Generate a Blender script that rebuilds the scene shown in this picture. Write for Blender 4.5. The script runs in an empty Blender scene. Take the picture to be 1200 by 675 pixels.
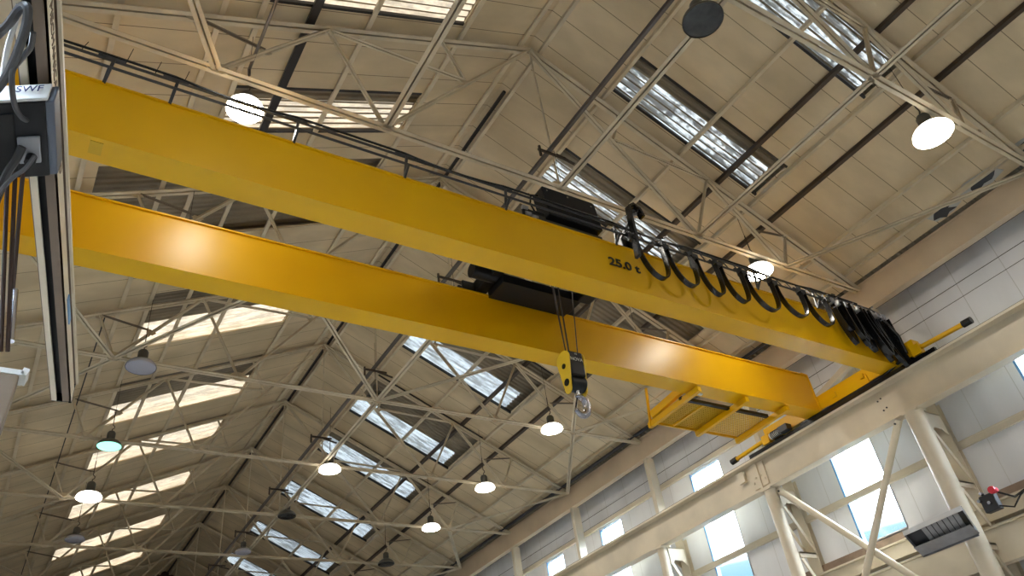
import bpy, math, random
from mathutils import Vector, Matrix
random.seed(7)
PI = math.pi
SC = bpy.context.scene
COL = SC.collection

# ------------------------------------------------------------------ camera
CY, CP, CR, CF = 6.38606663e-01, 6.31055360e-01, -1.57592900e-01, 910.3
fw = Vector((math.sin(CY)*math.cos(CP), math.cos(CY)*math.cos(CP), math.sin(CP)))
rt = fw.cross(Vector((0, 0, 1))).normalized(); up = rt.cross(fw)
c_, s_ = math.cos(CR), math.sin(CR)
r2 = c_*rt + s_*up; u2 = -s_*rt + c_*up
cam = bpy.data.cameras.new('camera'); cam_o = bpy.data.objects.new('camera', cam); COL.objects.link(cam_o)
M3 = Matrix((r2, u2, -fw)).transposed()
cam_o.matrix_world = Matrix.Translation((0, 0, 0)) @ M3.to_4x4()
cam.sensor_fit = 'HORIZONTAL'; cam.sensor_width = 36.0; cam.lens = CF*36.0/1200.0
cam.clip_start = 0.05; cam.clip_end = 400
SC.camera = cam_o

# ------------------------------------------------------------------ world, view, light levels
LAMP_E = 20.0          # high bay lamp lens radiance
SKY_R, SKY_L = 0.25, 0.28
SC.view_settings.view_transform = 'Standard'; SC.view_settings.look = 'None'
SC.view_settings.exposure = 1.98; SC.view_settings.gamma = 1.0
SC.view_settings.use_curve_mapping = False
try:
    SC.cycles.max_bounces = 8; SC.cycles.diffuse_bounces = 5; SC.cycles.glossy_bounces = 3
    SC.cycles.use_denoising = True; SC.cycles.caustics_reflective = False; SC.cycles.caustics_refractive = False
    SC.cycles.sample_clamp_indirect = 6.0
except Exception:
    pass
W = bpy.data.worlds.new('sky'); SC.world = W; W.use_nodes = True
nt = W.node_tree; nt.nodes.clear()
wo = nt.nodes.new('ShaderNodeOutputWorld'); wb = nt.nodes.new('ShaderNodeBackground')
tc = nt.nodes.new('ShaderNodeTexCoord'); sx = nt.nodes.new('ShaderNodeSeparateXYZ'); cr = nt.nodes.new('ShaderNodeValToRGB')
nt.links.new(tc.outputs['Generated'], sx.inputs[0]); nt.links.new(sx.outputs['Z'], cr.inputs[0])
nt.links.new(cr.outputs[0], wb.inputs[0]); nt.links.new(wb.outputs[0], wo.inputs[0])
e = cr.color_ramp.elements
e[0].position = 0.195; e[0].color = (0.001, 0.009, 0.016, 1)
e[1].position = 0.33; e[1].color = (0.84, 0.92, 1.0, 1)
em_ = cr.color_ramp.elements.new(0.248); em_.color = (0.012, 0.018, 0.021, 1)
wb.inputs[1].default_value = 16.0

# ------------------------------------------------------------------ materials
MATS = {}
def mat(name, col, rough=0.6, metal=0.0, var=0.0, vscale=3.0, emit=None, estr=0.0, spec=None, stretch=None, dark=None, bump=0.0):
    m = bpy.data.materials.new(name); m.use_nodes = True
    t = m.node_tree; b = t.nodes['Principled BSDF']
    b.inputs['Base Color'].default_value = (*col, 1); b.inputs['Roughness'].default_value = rough
    b.inputs['Metallic'].default_value = metal
    if spec is not None: b.inputs['Specular IOR Level'].default_value = spec
    if emit is not None:
        b.inputs['Emission Color'].default_value = (*emit, 1); b.inputs['Emission Strength'].default_value = estr
    if var > 0:
        co = t.nodes.new('ShaderNodeTexCoord'); n = t.nodes.new('ShaderNodeTexNoise')
        mp = t.nodes.new('ShaderNodeMapping'); mp.inputs['Scale'].default_value = stretch or (1, 1, 1)
        n.inputs['Scale'].default_value = vscale; n.inputs['Detail'].default_value = 5
        r = t.nodes.new('ShaderNodeValToRGB')
        d = dark or tuple(c*(1-var) for c in col)
        r.color_ramp.elements[0].position = 0.33; r.color_ramp.elements[0].color = (*d, 1)
        r.color_ramp.elements[1].position = 0.62; r.color_ramp.elements[1].color = (*col, 1)
        t.links.new(co.outputs['Object'], mp.inputs[0]); t.links.new(mp.outputs[0], n.inputs['Vector'])
        t.links.new(n.outputs[0], r.inputs[0]); t.links.new(r.outputs[0], b.inputs['Base Color'])
        if bump > 0:
            bm = t.nodes.new('ShaderNodeBump'); bm.inputs['Strength'].default_value = bump; bm.inputs['Distance'].default_value = 0.02
            t.links.new(n.outputs[0], bm.inputs['Height']); t.links.new(bm.outputs[0], b.inputs['Normal'])
    MATS[name] = m
    return m

mat('cream_steel', (0.72, 0.61, 0.43), 0.5, var=0.22, vscale=1.5)
mat('cream_beam', (0.74, 0.65, 0.50), 0.5, var=0.18, vscale=0.9)
mat('dark_steel', (0.075, 0.052, 0.036), 0.55, var=0.3)
mat('conduit_steel', (0.16, 0.14, 0.13), 0.4, 0.4)
mat('floor_concrete', (0.40, 0.375, 0.34), 0.6, var=0.25, vscale=0.4)
mat('roof_sheet', (0.31, 0.26, 0.185), 0.65, var=0.35, vscale=0.8)
mat('wall_sheet', (0.82, 0.82, 0.84), 0.5, var=0.16, vscale=0.7, stretch=(1, 1, 0.25))
mat('wall_joint_and_shade', (0.03, 0.028, 0.026), 0.8)
mat('gable_red', (0.07, 0.03, 0.022), 0.8, var=0.4, vscale=0.5)
mat('black_paint', (0.008, 0.009, 0.011), 0.42, spec=0.3)
mat('black_rubber', (0.008, 0.008, 0.009), 0.22)
mat('dark_grey', (0.035, 0.036, 0.04), 0.45)
mat('grey_metal', (0.42, 0.42, 0.44), 0.42, 0.4, var=0.25)
mat('grey_cable', (0.08, 0.08, 0.085), 0.4)
mat('white_plastic', (0.72, 0.72, 0.70), 0.4)
mat('rope_steel', (0.06, 0.05, 0.045), 0.5, 0.5)
mat('rope_brown', (0.045, 0.02, 0.012), 0.6)
mat('hood_lip', (0.66, 0.66, 0.68), 0.4, 0.2)
mat('chrome', (0.42, 0.42, 0.46), 0.2, 0.9)
mat('yellow_bright', (0.85, 0.56, 0.03), 0.4)
mat('blue_frame', (0.16, 0.36, 0.66), 0.4)
mat('slate', (0.10, 0.12, 0.16), 0.45)
mat('eaves_paint', (0.70, 0.55, 0.38), 0.5, var=0.15, vscale=0.8)
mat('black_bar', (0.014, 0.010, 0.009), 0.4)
mat('strut_shaded', (0.20, 0.15, 0.10), 0.5)  # dark brown is the shadow on these struts, painted in
mat('mesh_yellow', (0.62, 0.36, 0.003), 0.5)
mat('red_plastic', (0.75, 0.05, 0.08), 0.35)
mat('lamp_lit', (0.8, 0.8, 0.8), 0.4, emit=(1.0, 0.94, 0.83), estr=LAMP_E)
mat('lamp_glow', (0.6, 0.6, 0.6), 0.4, emit=(1.0, 0.94, 0.83), estr=2.2)
mat('lamp_dim_green', (0.2, 0.5, 0.4), 0.4, emit=(0.16, 0.62, 0.42), estr=1.0)
mat('lamp_shade', (0.12, 0.11, 0.09), 0.4, 0.3)
mat('lamp_off', (0.055, 0.06, 0.062), 0.25, var=0.4, vscale=6)
mat('lamp_off_pale', (0.42, 0.42, 0.48), 0.25)
mat('bright_tag', (0.75, 0.74, 0.70), 0.4)
mat('text_black', (0.015, 0.012, 0.01), 0.6)
mat('text_blue', (0.01, 0.015, 0.12), 0.6)
mat('text_white', (0.6, 0.6, 0.55), 0.6)
mat('dark_glass', (0.03, 0.045, 0.075), 0.15)
mat('brown_rail', (0.30, 0.21, 0.15), 0.6, var=0.3)
mat('shard_pale', (0.50, 0.50, 0.47), 0.6)

# yellow crane paint: coated, slightly worn
m = mat('crane_yellow', (0.80, 0.445, 0.0005), 0.36, var=0.10, vscale=0.6, spec=0.42, dark=(0.74, 0.395, 0.0005))
m = mat('boom_cream', (0.80, 0.70, 0.54), 0.45, var=0.15)
m = mat('boom_brown', (0.22, 0.16, 0.11), 0.5, var=0.2)

def liner_material():
    m = bpy.data.materials.new('ceiling_liner'); m.use_nodes = True
    t = m.node_tree; b = t.nodes['Principled BSDF']; b.inputs['Roughness'].default_value = 0.55
    co = t.nodes.new('ShaderNodeTexCoord'); sp = t.nodes.new('ShaderNodeSeparateXYZ')
    t.links.new(co.outputs['Object'], sp.inputs[0])
    def seam(sock, per, off, w):
        a = t.nodes.new('ShaderNodeMath'); a.operation = 'ADD'; a.inputs[1].default_value = off
        d = t.nodes.new('ShaderNodeMath'); d.operation = 'DIVIDE'; d.inputs[1].default_value = per
        f = t.nodes.new('ShaderNodeMath'); f.operation = 'FRACT'
        l = t.nodes.new('ShaderNodeMath'); l.operation = 'LESS_THAN'; l.inputs[1].default_value = w/per
        t.links.new(sock, a.inputs[0]); t.links.new(a.outputs[0], d.inputs[0]); t.links.new(d.outputs[0], f.inputs[0]); t.links.new(f.outputs[0], l.inputs[0])
        return l.outputs[0]
    s1 = seam(sp.outputs['Y'], 0.766, -2.97+7.66, 0.016)
    n = t.nodes.new('ShaderNodeTexNoise'); n.inputs['Scale'].default_value = 0.8; n.inputs['Detail'].default_value = 6
    mp = t.nodes.new('ShaderNodeMapping'); mp.inputs['Scale'].default_value = (0.5, 1.4, 1)
    t.links.new(co.outputs['Object'], mp.inputs[0]); t.links.new(mp.outputs[0], n.inputs['Vector'])
    r = t.nodes.new('ShaderNodeValToRGB')
    r.color_ramp.elements[0].position = 0.3; r.color_ramp.elements[0].color = (0.55, 0.44, 0.275, 1)
    r.color_ramp.elements[1].position = 0.65; r.color_ramp.elements[1].color = (0.75, 0.61, 0.395, 1)
    t.links.new(n.outputs[0], r.inputs[0])
    mx = t.nodes.new('ShaderNodeMix'); mx.data_type = 'RGBA'; mx.inputs['B'].default_value = (0.22, 0.16, 0.10, 1)
    t.links.new(s1, mx.inputs['Factor']); t.links.new(r.outputs[0], mx.inputs['A']); t.links.new(mx.outputs['Result'], b.inputs['Base Color'])
    MATS['ceiling_liner'] = m
liner_material()
def add_wall_seams():
    t = MATS['wall_sheet'].node_tree; b = t.nodes['Principled BSDF']; src = b.inputs['Base Color'].links[0].from_socket
    co = t.nodes.new('ShaderNodeTexCoord'); sp = t.nodes.new('ShaderNodeSeparateXYZ'); t.links.new(co.outputs['Object'], sp.inputs[0])
    d = t.nodes.new('ShaderNodeMath'); d.operation = 'DIVIDE'; d.inputs[1].default_value = 1.12
    f = t.nodes.new('ShaderNodeMath'); f.operation = 'FRACT'; l = t.nodes.new('ShaderNodeMath'); l.operation = 'LESS_THAN'; l.inputs[1].default_value = 0.016
    t.links.new(sp.outputs['Y'], d.inputs[0]); t.links.new(d.outputs[0], f.inputs[0]); t.links.new(f.outputs[0], l.inputs[0])
    mx = t.nodes.new('ShaderNodeMix'); mx.data_type = 'RGBA'; mx.inputs['B'].default_value = (0.60, 0.59, 0.58, 1)
    t.links.new(l.outputs[0], mx.inputs['Factor']); t.links.new(src, mx.inputs['A']); t.links.new(mx.outputs['Result'], b.inputs['Base Color'])
add_wall_seams()

def skylight_material(name, tint, strength, dirt):
    # translucent daylight sheet: it glows with the sky above; moss and dirt lie on it in streaks
    m = bpy.data.materials.new(name); m.use_nodes = True
    t = m.node_tree; b = t.nodes['Principled BSDF']
    b.inputs['Base Color'].default_value = (0.55, 0.57, 0.58, 1); b.inputs['Roughness'].default_value = 0.4
    co = t.nodes.new('ShaderNodeTexCoord')
    mp = t.nodes.new('ShaderNodeMapping'); mp.inputs['Scale'].default_value = (0.8, 7.0, 0.8)
    n = t.nodes.new('ShaderNodeTexNoise'); n.inputs['Scale'].default_value = 1.5; n.inputs['Detail'].default_value = 3
    n2 = t.nodes.new('ShaderNodeTexNoise'); n2.inputs['Scale'].default_value = 7.0; n2.inputs['Detail'].default_value = 8; n2.inputs['Roughness'].default_value = 0.75
    t.links.new(co.outputs['Object'], mp.inputs[0]); t.links.new(mp.outputs[0], n.inputs['Vector'])
    t.links.new(co.outputs['Object'], n2.inputs['Vector'])
    mu = t.nodes.new('ShaderNodeMath'); mu.operation = 'ADD'
    t.links.new(n.outputs[0], mu.inputs[0]); t.links.new(n2.outputs[0], mu.inputs[1])
    r = t.nodes.new('ShaderNodeValToRGB')
    r.color_ramp.elements[0].position = 0.78; r.color_ramp.elements[0].color = (*[c*dirt for c in tint], 1)
    r.color_ramp.elements[1].position = 1.12; r.color_ramp.elements[1].color = (*tint, 1)
    h = t.nodes.new('ShaderNodeMath'); h.operation = 'MULTIPLY'; h.inputs[1].default_value = 1.0
    t.links.new(mu.outputs[0], h.inputs[0])
    r.color_ramp.elements[0].position = 0.0; r.color_ramp.elements[1].position = 1.0
    mr = t.nodes.new('ShaderNodeMapRange'); mr.inputs['From Min'].default_value = 0.90; mr.inputs['From Max'].default_value = 1.10
    t.links.new(h.outputs[0], mr.inputs['Value']); t.links.new(mr.outputs['Result'], r.inputs[0])
    t.links.new(r.outputs[0], b.inputs['Emission Color']); b.inputs['Emission Strength'].default_value = strength
    MATS[name] = m
skylight_material('daylight_sheet_cool', (0.66, 0.80, 0.92), SKY_R, 0.22)
skylight_material('daylight_sheet_mossy', (0.74, 0.84, 0.90), SKY_R*1.15, 0.04)
MATS['daylight_sheet_mossy'].node_tree.nodes['Map Range'].inputs['From Min'].default_value = 0.96
skylight_material('daylight_sheet_warm', (1.0, 0.84, 0.62), SKY_L, 0.5)

def pane_material():
    m = bpy.data.materials.new('window_pane'); m.use_nodes = True
    t = m.node_tree; t.nodes.clear()
    o = t.nodes.new('ShaderNodeOutputMaterial'); mx = t.nodes.new('ShaderNodeMixShader')
    tr = t.nodes.new('ShaderNodeBsdfTransparent'); tr.inputs[0].default_value = (0.93, 0.97, 1, 1)
    g = t.nodes.new('ShaderNodeBsdfGlossy'); g.inputs['Roughness'].default_value = 0.1
    mx.inputs[0].default_value = 0.06
    t.links.new(tr.outputs[0], mx.inputs[1]); t.links.new(g.outputs[0], mx.inputs[2]); t.links.new(mx.outputs[0], o.inputs[0])
    MATS['window_pane'] = m
pane_material()

# ------------------------------------------------------------------ mesh helpers
class MB:
    def __init__(s): s.v = []; s.f = []
    def add(s, vs, fs):
        n = len(s.v); s.v += [tuple(p) for p in vs]; s.f += [tuple(i+n for i in f) for f in fs]; return s
    def box(s, a, b):
        x0, y0, z0 = a; x1, y1, z1 = b
        return s.add([(x0,y0,z0),(x1,y0,z0),(x1,y1,z0),(x0,y1,z0),(x0,y0,z1),(x1,y0,z1),(x1,y1,z1),(x0,y1,z1)],
                     [(0,3,2,1),(4,5,6,7),(0,1,5,4),(1,2,6,5),(2,3,7,6),(3,0,4,7)])
    def bar(s, p, q, w, h, off=(0, 0), upv=(0, 0, 1)):
        """rectangular bar from p to q, w across and h along the up hint; off shifts the section"""
        p = Vector(p); q = Vector(q); d = (q-p).normalized(); u = Vector(upv)
        if abs(d.dot(u)) > 0.98: u = Vector((0, 1, 0))
        a = d.cross(u).normalized(); u = a.cross(d)
        vs = []
        for e in (p, q):
            for i, j in ((-1,-1),(1,-1),(1,1),(-1,1)):
                vs.append(e + a*(off[0]+i*w/2) + u*(off[1]+j*h/2))
        return s.add(vs, [(0,1,2,3),(7,6,5,4),(0,4,5,1),(1,5,6,2),(2,6,7,3),(3,7,4,0)])
    def angles(s, p, q, leg, gap=0.012, t=0.008, upv=(0, 0, 1), flip=1):
        """a pair of steel angles back to back"""
        for k in (-1, 1):
            s.bar(p, q, t, leg, (k*(gap/2+t/2), 0), upv)
            s.bar(p, q, leg, t, (k*(gap/2+leg/2), -flip*(leg/2-t/2)), upv)
        return s
    def tube(s, pts, r, n=10, cap=True):
        pts = [Vector(p) for p in pts]; rings = []
        if not isinstance(r, (list, tuple)): r = [r]*len(pts)
        d0 = (pts[1]-pts[0]).normalized()
        a = d0.cross(Vector((0, 0, 1)))
        if a.length < 0.05: a = d0.cross(Vector((0, 1, 0)))
        a.normalize(); base = len(s.v); vs = []
        for i, p in enumerate(pts):
            if i == 0: d = pts[1]-pts[0]
            elif i == len(pts)-1: d = pts[-1]-pts[-2]
            else: d = (pts[i+1]-pts[i]).normalized() + (pts[i]-pts[i-1]).normalized()
            d.normalize(); a = (a - d*a.dot(d)).normalized(); b = d.cross(a)
            for k in range(n):
                t = 2*PI*k/n; vs.append(p + (a*math.cos(t) + b*math.sin(t))*r[i])
        fs = []
        for i in range(len(pts)-1):
            for k in range(n):
                k2 = (k+1) % n; fs.append((i*n+k, i*n+k2, (i+1)*n+k2, (i+1)*n+k))
        if cap: fs += [tuple(range(n-1, -1, -1)), tuple((len(pts)-1)*n+k for k in range(n))]
        return s.add(vs, fs)
    def lathe(s, prof, c=(0, 0, 0), n=28, axis='Z'):
        vs = []; 
        for (r, z) in prof:
            for k in range(n):
                t = 2*PI*k/n; x, y = r*math.cos(t), r*math.sin(t)
                if axis == 'Z': v = (x, y, z)
                elif axis == 'X': v = (z, x, y)
                else: v = (y, z, x)
                vs.append((c[0]+v[0], c[1]+v[1], c[2]+v[2]))
        fs = []
        for i in range(len(prof)-1):
            for k in range(n):
                k2 = (k+1) % n; fs.append((i*n+k, i*n+k2, (i+1)*n+k2, (i+1)*n+k))
        return s.add(vs, fs)
    def prism(s, poly, d, axis='Y', at=0.0):
        """outline poly extruded from at to at+d along axis. Y: poly is (x,z); X: (y,z); Z: (x,y)"""
        n = len(poly); vs = []
        for e in (at, at+d):
            for (a, b) in poly:
                vs.append((a, e, b) if axis == 'Y' else (e, a, b) if axis == 'X' else (a, b, e))
        return s.add(vs, [tuple(range(n)), tuple(range(2*n-1, n-1, -1))] + [(i, i+n, (i+1) % n+n, (i+1) % n) for i in range(n)])
    def ribbon(s, pts, w, t):
        """flat cable: path in an x-z plane, w along y, t thick"""
        vs = []; fs = []; N = len(pts); P = [Vector(p) for p in pts]
        for i, p in enumerate(P):
            d = (P[min(i+1, N-1)]-P[max(i-1, 0)]).normalized(); nn = Vector((-d.z, 0, d.x)).normalized()
            for a, b in ((-1,-1),(1,-1),(1,1),(-1,1)):
                vs.append(p + Vector((0, a*w/2, 0)) + nn*(b*t/2))
        for i in range(N-1):
            for k in range(4):
                k2 = (k+1) % 4; fs.append((i*4+k, i*4+k2, (i+1)*4+k2, (i+1)*4+k))
        fs += [(3, 2, 1, 0), tuple((N-1)*4+k for k in range(4))]
        return s.add(vs, fs)
    def build(s, name, material, parent=None, smooth=False, loc=None, bevel=0.0):
        me = bpy.data.meshes.new(name); me.from_pydata(s.v, [], s.f); me.update()
        me.materials.append(MATS[material])
        if smooth:
            for p in me.polygons: p.use_smooth = True
            try: me.set_sharp_from_angle(angle=math.radians(40))
            except Exception: pass
        o = bpy.data.objects.new(name, me); COL.objects.link(o)
        if loc: o.location = loc
        if parent: o.parent = parent
        if bevel > 0:
            b = o.modifiers.new('bevel', 'BEVEL'); b.width = bevel; b.segments = 2; b.limit_method = 'ANGLE'
        return o

def thing(name, label, cat, loc=(0, 0, 0), group=None):
    o = bpy.data.objects.new(name, None); COL.objects.link(o); o.location = loc
    o.empty_display_size = 0.2
    return tag(o, label, cat, group)
def tag(o, label, cat, group=None):
    o['label'] = label; o['category'] = cat
    if group: o['group'] = group
    return o
def struct(o):
    o['kind'] = 'structure'; return o
def copy_tree(o, parent=None):
    c = o.copy(); COL.objects.link(c)
    if parent: c.parent = parent
    for ch in list(o.children): copy_tree(ch, c)
    return c
def text(body, name, size, material, parent, loc, rot, extrude=0.004, sx=1.0, shear=0.0, bold=0.0):
    cu = bpy.data.curves.new(name, 'FONT'); cu.body = body; cu.size = size; cu.extrude = extrude; cu.shear = shear; cu.offset = bold
    cu.align_x = 'CENTER'; cu.align_y = 'CENTER'; cu.materials.append(MATS[material])
    tmp = bpy.data.objects.new('tmp', cu); COL.objects.link(tmp); bpy.context.view_layer.update()
    me = bpy.data.meshes.new_from_object(tmp.evaluated_get(bpy.context.evaluated_depsgraph_get()))
    bpy.data.objects.remove(tmp); bpy.data.curves.remove(cu); me.name = name
    o = bpy.data.objects.new(name, me); COL.objects.link(o); o.parent = parent
    o.location = loc; o.rotation_euler = rot; o.scale = (sx, 1, 1)
    return o

# ------------------------------------------------------------------ the building
XC, ZR, SL = 8.03, 15.62, 0.469        # ridge x, ridge height above the eye, roof slope
ZB = 10.9                              # bottom chord level
FLOOR = -1.6
TY = [3.73, 8.65, 13.3, 17.95, 22.35, 26.65, 30.95, 34.95, 39.7, 44.2]
Y0, Y1 = -9.0, 47.5
XW, XL = 18.5, -2.45
def zr(x, off=0.0): return ZR - SL*abs(x-XC) + off

struct(MB().box((XL-1, Y0-1, FLOOR-0.2), (XW+1, Y1+1, FLOOR)).build('floor', 'floor_concrete'))
def gable(name, y, d, m):
    struct(MB().prism([(XL, FLOOR), (XW, FLOOR), (XW, zr(XW, .3)), (XC, zr(XC, .3)), (XL, zr(XL, .3))], d, 'Y', y).build(name, m))
gable('wall_far', Y1, 0.2, 'gable_red'); gable('wall_near', Y0-0.2, 0.2, 'wall_sheet')

# right wall, with the tall window strips left open
WIN = [(0.35, 1.6), (5.25, 6.5), (10.54, 11.83), (15.57, 16.9), (20.65, 21.9), (24.35, 25.5), (28.9, 30.1), (33.3, 34.5)]
WZ0, WZ1 = 5.27, 9.37
WT = [8.2, 8.2, 8.2] + [WZ1]*5
w = MB(); ys = [Y0] + [v for p in WIN for v in p] + [Y1]
for i in range(0, len(ys), 2): w.box((XW, ys[i], FLOOR), (XW+0.12, ys[i+1], 11.15))
for (a, b), wt in zip(WIN, WT):
    w.box((XW, a, FLOOR), (XW+0.12, b, WZ0)); w.box((XW, a, wt), (XW+0.12, b, 11.15))
struct(w.build('wall_right', 'wall_sheet'))
WIN_FILL_L = WIN[:4]  # unseen left wall windows, added to raise the daylight level
w = MB(); ys = [Y0] + [v for p in WIN_FILL_L for v in p] + [Y1]
for i in range(0, len(ys), 2): w.box((XL-0.12, ys[i], FLOOR), (XL, ys[i+1], 11.15))
for a, b in WIN_FILL_L:
    w.box((XL-0.12, a, FLOOR), (XL, b, 2.0)); w.box((XL-0.12, a, WZ1), (XL, b, 11.15))
struct(w.build('wall_left', 'wall_sheet'))
for i, (a, b) in enumerate(WIN_FILL_L):
    fo = struct(MB().box((XL-.14, b-.02, 2.0), (XL+.015, b+.05, WZ1)).box((XL-.14, a-.03, 2.0), (XL, a+.012, WZ1)).build('window_%d' % (60+i), 'blue_frame'))
    MB().box((XL-.062, a+.01, 2.0), (XL-.05, b-.02, WZ1-.01)).build('window_pane', 'window_pane', fo)
for i, (a, b) in enumerate(WIN):
    wt = WT[i]
    f = MB(); f.box((XW-0.01, b-0.03, WZ0), (XW+0.13, b+0.03, wt))
    fo = struct(f.build('window_%d' % (i+1), 'blue_frame'))
    MB().box((XW+0.0, a-0.03, WZ0), (XW+0.13, a+0.012, wt)).box((XW+0.0, a, WZ0-0.03), (XW+0.14, b, WZ0+0.03)).box((XW-0.01, a, wt-0.03), (XW+0.13, b, wt+0.03)).build('sill', 'wall_sheet', fo)
    MB().box((XW+0.05, a+0.01, WZ0+0.03), (XW+0.062, b-0.02, wt-0.03)).build('window_pane', 'window_pane', fo)
# sheet joints, painted gap shade and rails of the right wall
def trim(n, mb, m): return struct(mb.build('trim_%d' % n, m))
TN = 1
for (za, zb, m) in ((9.99, 10.005, 'wall_joint_and_shade'), (9.62, 9.632, 'wall_joint_and_shade'), (10.64, 10.85, 'wall_joint_and_shade')):  # last band paints the shaded gap below the eaves beam
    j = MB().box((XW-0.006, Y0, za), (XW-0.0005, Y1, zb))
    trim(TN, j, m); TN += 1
# girt rails
trim(TN, MB().box((XW-0.10, Y0, 6.36), (XW-0.008, Y1, 6.40)).box((XW-0.09, Y0, 6.40), (XW-0.06, Y1, 6.5)).box((XW-0.10, Y0, 6.50), (XW-0.008, Y1, 6.53)), 'cream_beam'); TN += 1
trim(TN, MB().box((XW-0.12, 13.3, 9.40), (XW-0.008, Y1, 9.44)).box((XW-0.12, 13.3, 9.44), (XW-0.09, Y1, 9.52)).box((XW-0.12, 13.3, 9.52), (XW-0.008, Y1, 9.55)), 'cream_beam'); TN += 1
trim(TN, MB().box((XW-0.14, Y0, 5.0), (XW-0.008, Y1, 5.2)), 'brown_rail'); TN += 1
trim(TN, MB().box((XW-0.22, Y0, 4.66), (XW-0.14, Y1, 4.95)).box((XW-0.32, Y0, 4.62), (XW-0.008, Y1, 4.66)).box((XW-0.32, Y0, 4.95), (XW-0.008, Y1, 4.99)), 'cream_beam'); TN += 1

# ------------------------------------------------------------------ roof: liner with openings, corrugated outer sheet, daylight sheets
SX0, SX1 = 2.07, 6.17        # half-range of skylights measured from the ridge
# opening y range at liner level, daylight sheet y range, lit part as distance from the ridge
OPEN = [(3.75, 4.85, 3.98, 5.3), (7.2, 8.26, 7.60, 8.8), (10.35, 11.62, 10.95, 12.2), (12.6, 15.2, None, None), (17.6, 20.38, 19.55, 21.0),
        (22.4, 25.2, 24.45, 25.9), (26.75, 28.68, 27.85, 29.4), (31.9, 33.4, 32.45, 34.1), (36.75, 38.15, 37.3, 39.0), (41.2, 42.6, 41.7, 43.5)]
def slab(mb, xa, xb, ya, yb, off=0.0, t=0.05):
    za, zb = zr(xa, off), zr(xb, off)
    return mb.add([(xa,ya,za),(xb,ya,zb),(xb,yb,zb),(xa,yb,za),(xa,ya,za+t),(xb,ya,zb+t),(xb,yb,zb+t),(xa,yb,za+t)],
                  [(0,3,2,1),(4,5,6,7),(0,1,5,4),(1,2,6,5),(2,3,7,6),(3,0,4,7)])
for side in (1, -1):
    mb = MB(); edge = XC + side*(9.58 if side > 0 else 9.9)
    y = Y0
    xs = lambda d: XC + side*d
    def S(da, db, ya, yb):
        a, b = sorted((xs(da), xs(db))); slab(mb, a, b, ya, yb)
    E_ = abs(edge-XC)
    for (oa, ob, _, _) in OPEN:
        S(0, E_, y, oa); 
        if oa == 12.6:
            S(0, SX0, oa, ob)
            if side < 0: S(8.1, E_, oa, ob)
            else: S(8.1, E_, oa, ob)
        else:
            S(0, SX0, oa, ob); S(SX1, E_, oa, ob)
        y = ob
    S(0, E_, y, Y1)
    struct(mb.build('ceiling', 'ceiling_liner'))
    # outer corrugated sheet
    mb = MB(); pitch = 0.17; amp = 0.022; x0, x1 = xs(0), XC + side*(11.4)
    vs = []; n = int((Y1-Y0)/pitch*4)
    for i in range(n+1):
        yy = Y0 + i*pitch/4; dz = amp*(1, 1, -1, -1)[i % 4]
        vs += [(x0, yy, zr(x0, .34)+dz), (x1, yy, zr(x1, .34)+dz)]
    mb.add(vs, [(2*i, 2*i+1, 2*i+3, 2*i+2) for i in range(n)])
    struct(mb.build('ceiling', 'roof_sheet'))
    # daylight sheets
    for k, (oa, ob, la, lb) in enumerate(OPEN):
        if la is None: continue
        vs = []; a, b = xs(SX0-.1), xs(SX1-0.05 if side > 0 else SX1)
        n = int((lb-la)/pitch*4)
        for i in range(n+1):
            yy = la + i*pitch/4; dz = amp*(1, 1, -1, -1)[i % 4] - 0.03
            vs += [(a, yy, zr(a, .34)+dz), (b, yy, zr(b, .34)+dz)]
        o = MB().add(vs, [(2*i, 2*i+1, 2*i+3, 2*i+2) for i in range(n)]).build('window_%d' % (20+k+(0 if side > 0 else 20)), ('daylight_sheet_mossy' if k < 3 else 'daylight_sheet_cool') if side > 0 else 'daylight_sheet_warm')
        struct(o)
        fr_ = MB()
        for yy in (oa, ob):
            a2, b2 = xs(SX0), xs(SX1)
            fr_.add([(a2, yy-.03, zr(a2, -.015)), (b2, yy-.03, zr(b2, -.015)), (b2, yy+.03, zr(b2, -.015)), (a2, yy+.03, zr(a2, -.015)),
                     (a2, yy-.03, zr(a2, .07)), (b2, yy-.03, zr(b2, .07)), (b2, yy+.03, zr(b2, .07)), (a2, yy+.03, zr(a2, .07))],
                    [(0,3,2,1),(4,5,6,7),(0,1,5,4),(1,2,6,5),(2,3,7,6),(3,0,4,7)])
        if side > 0 or k < 3: fr_.build('opening_frame', 'black_bar', o)

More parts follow.
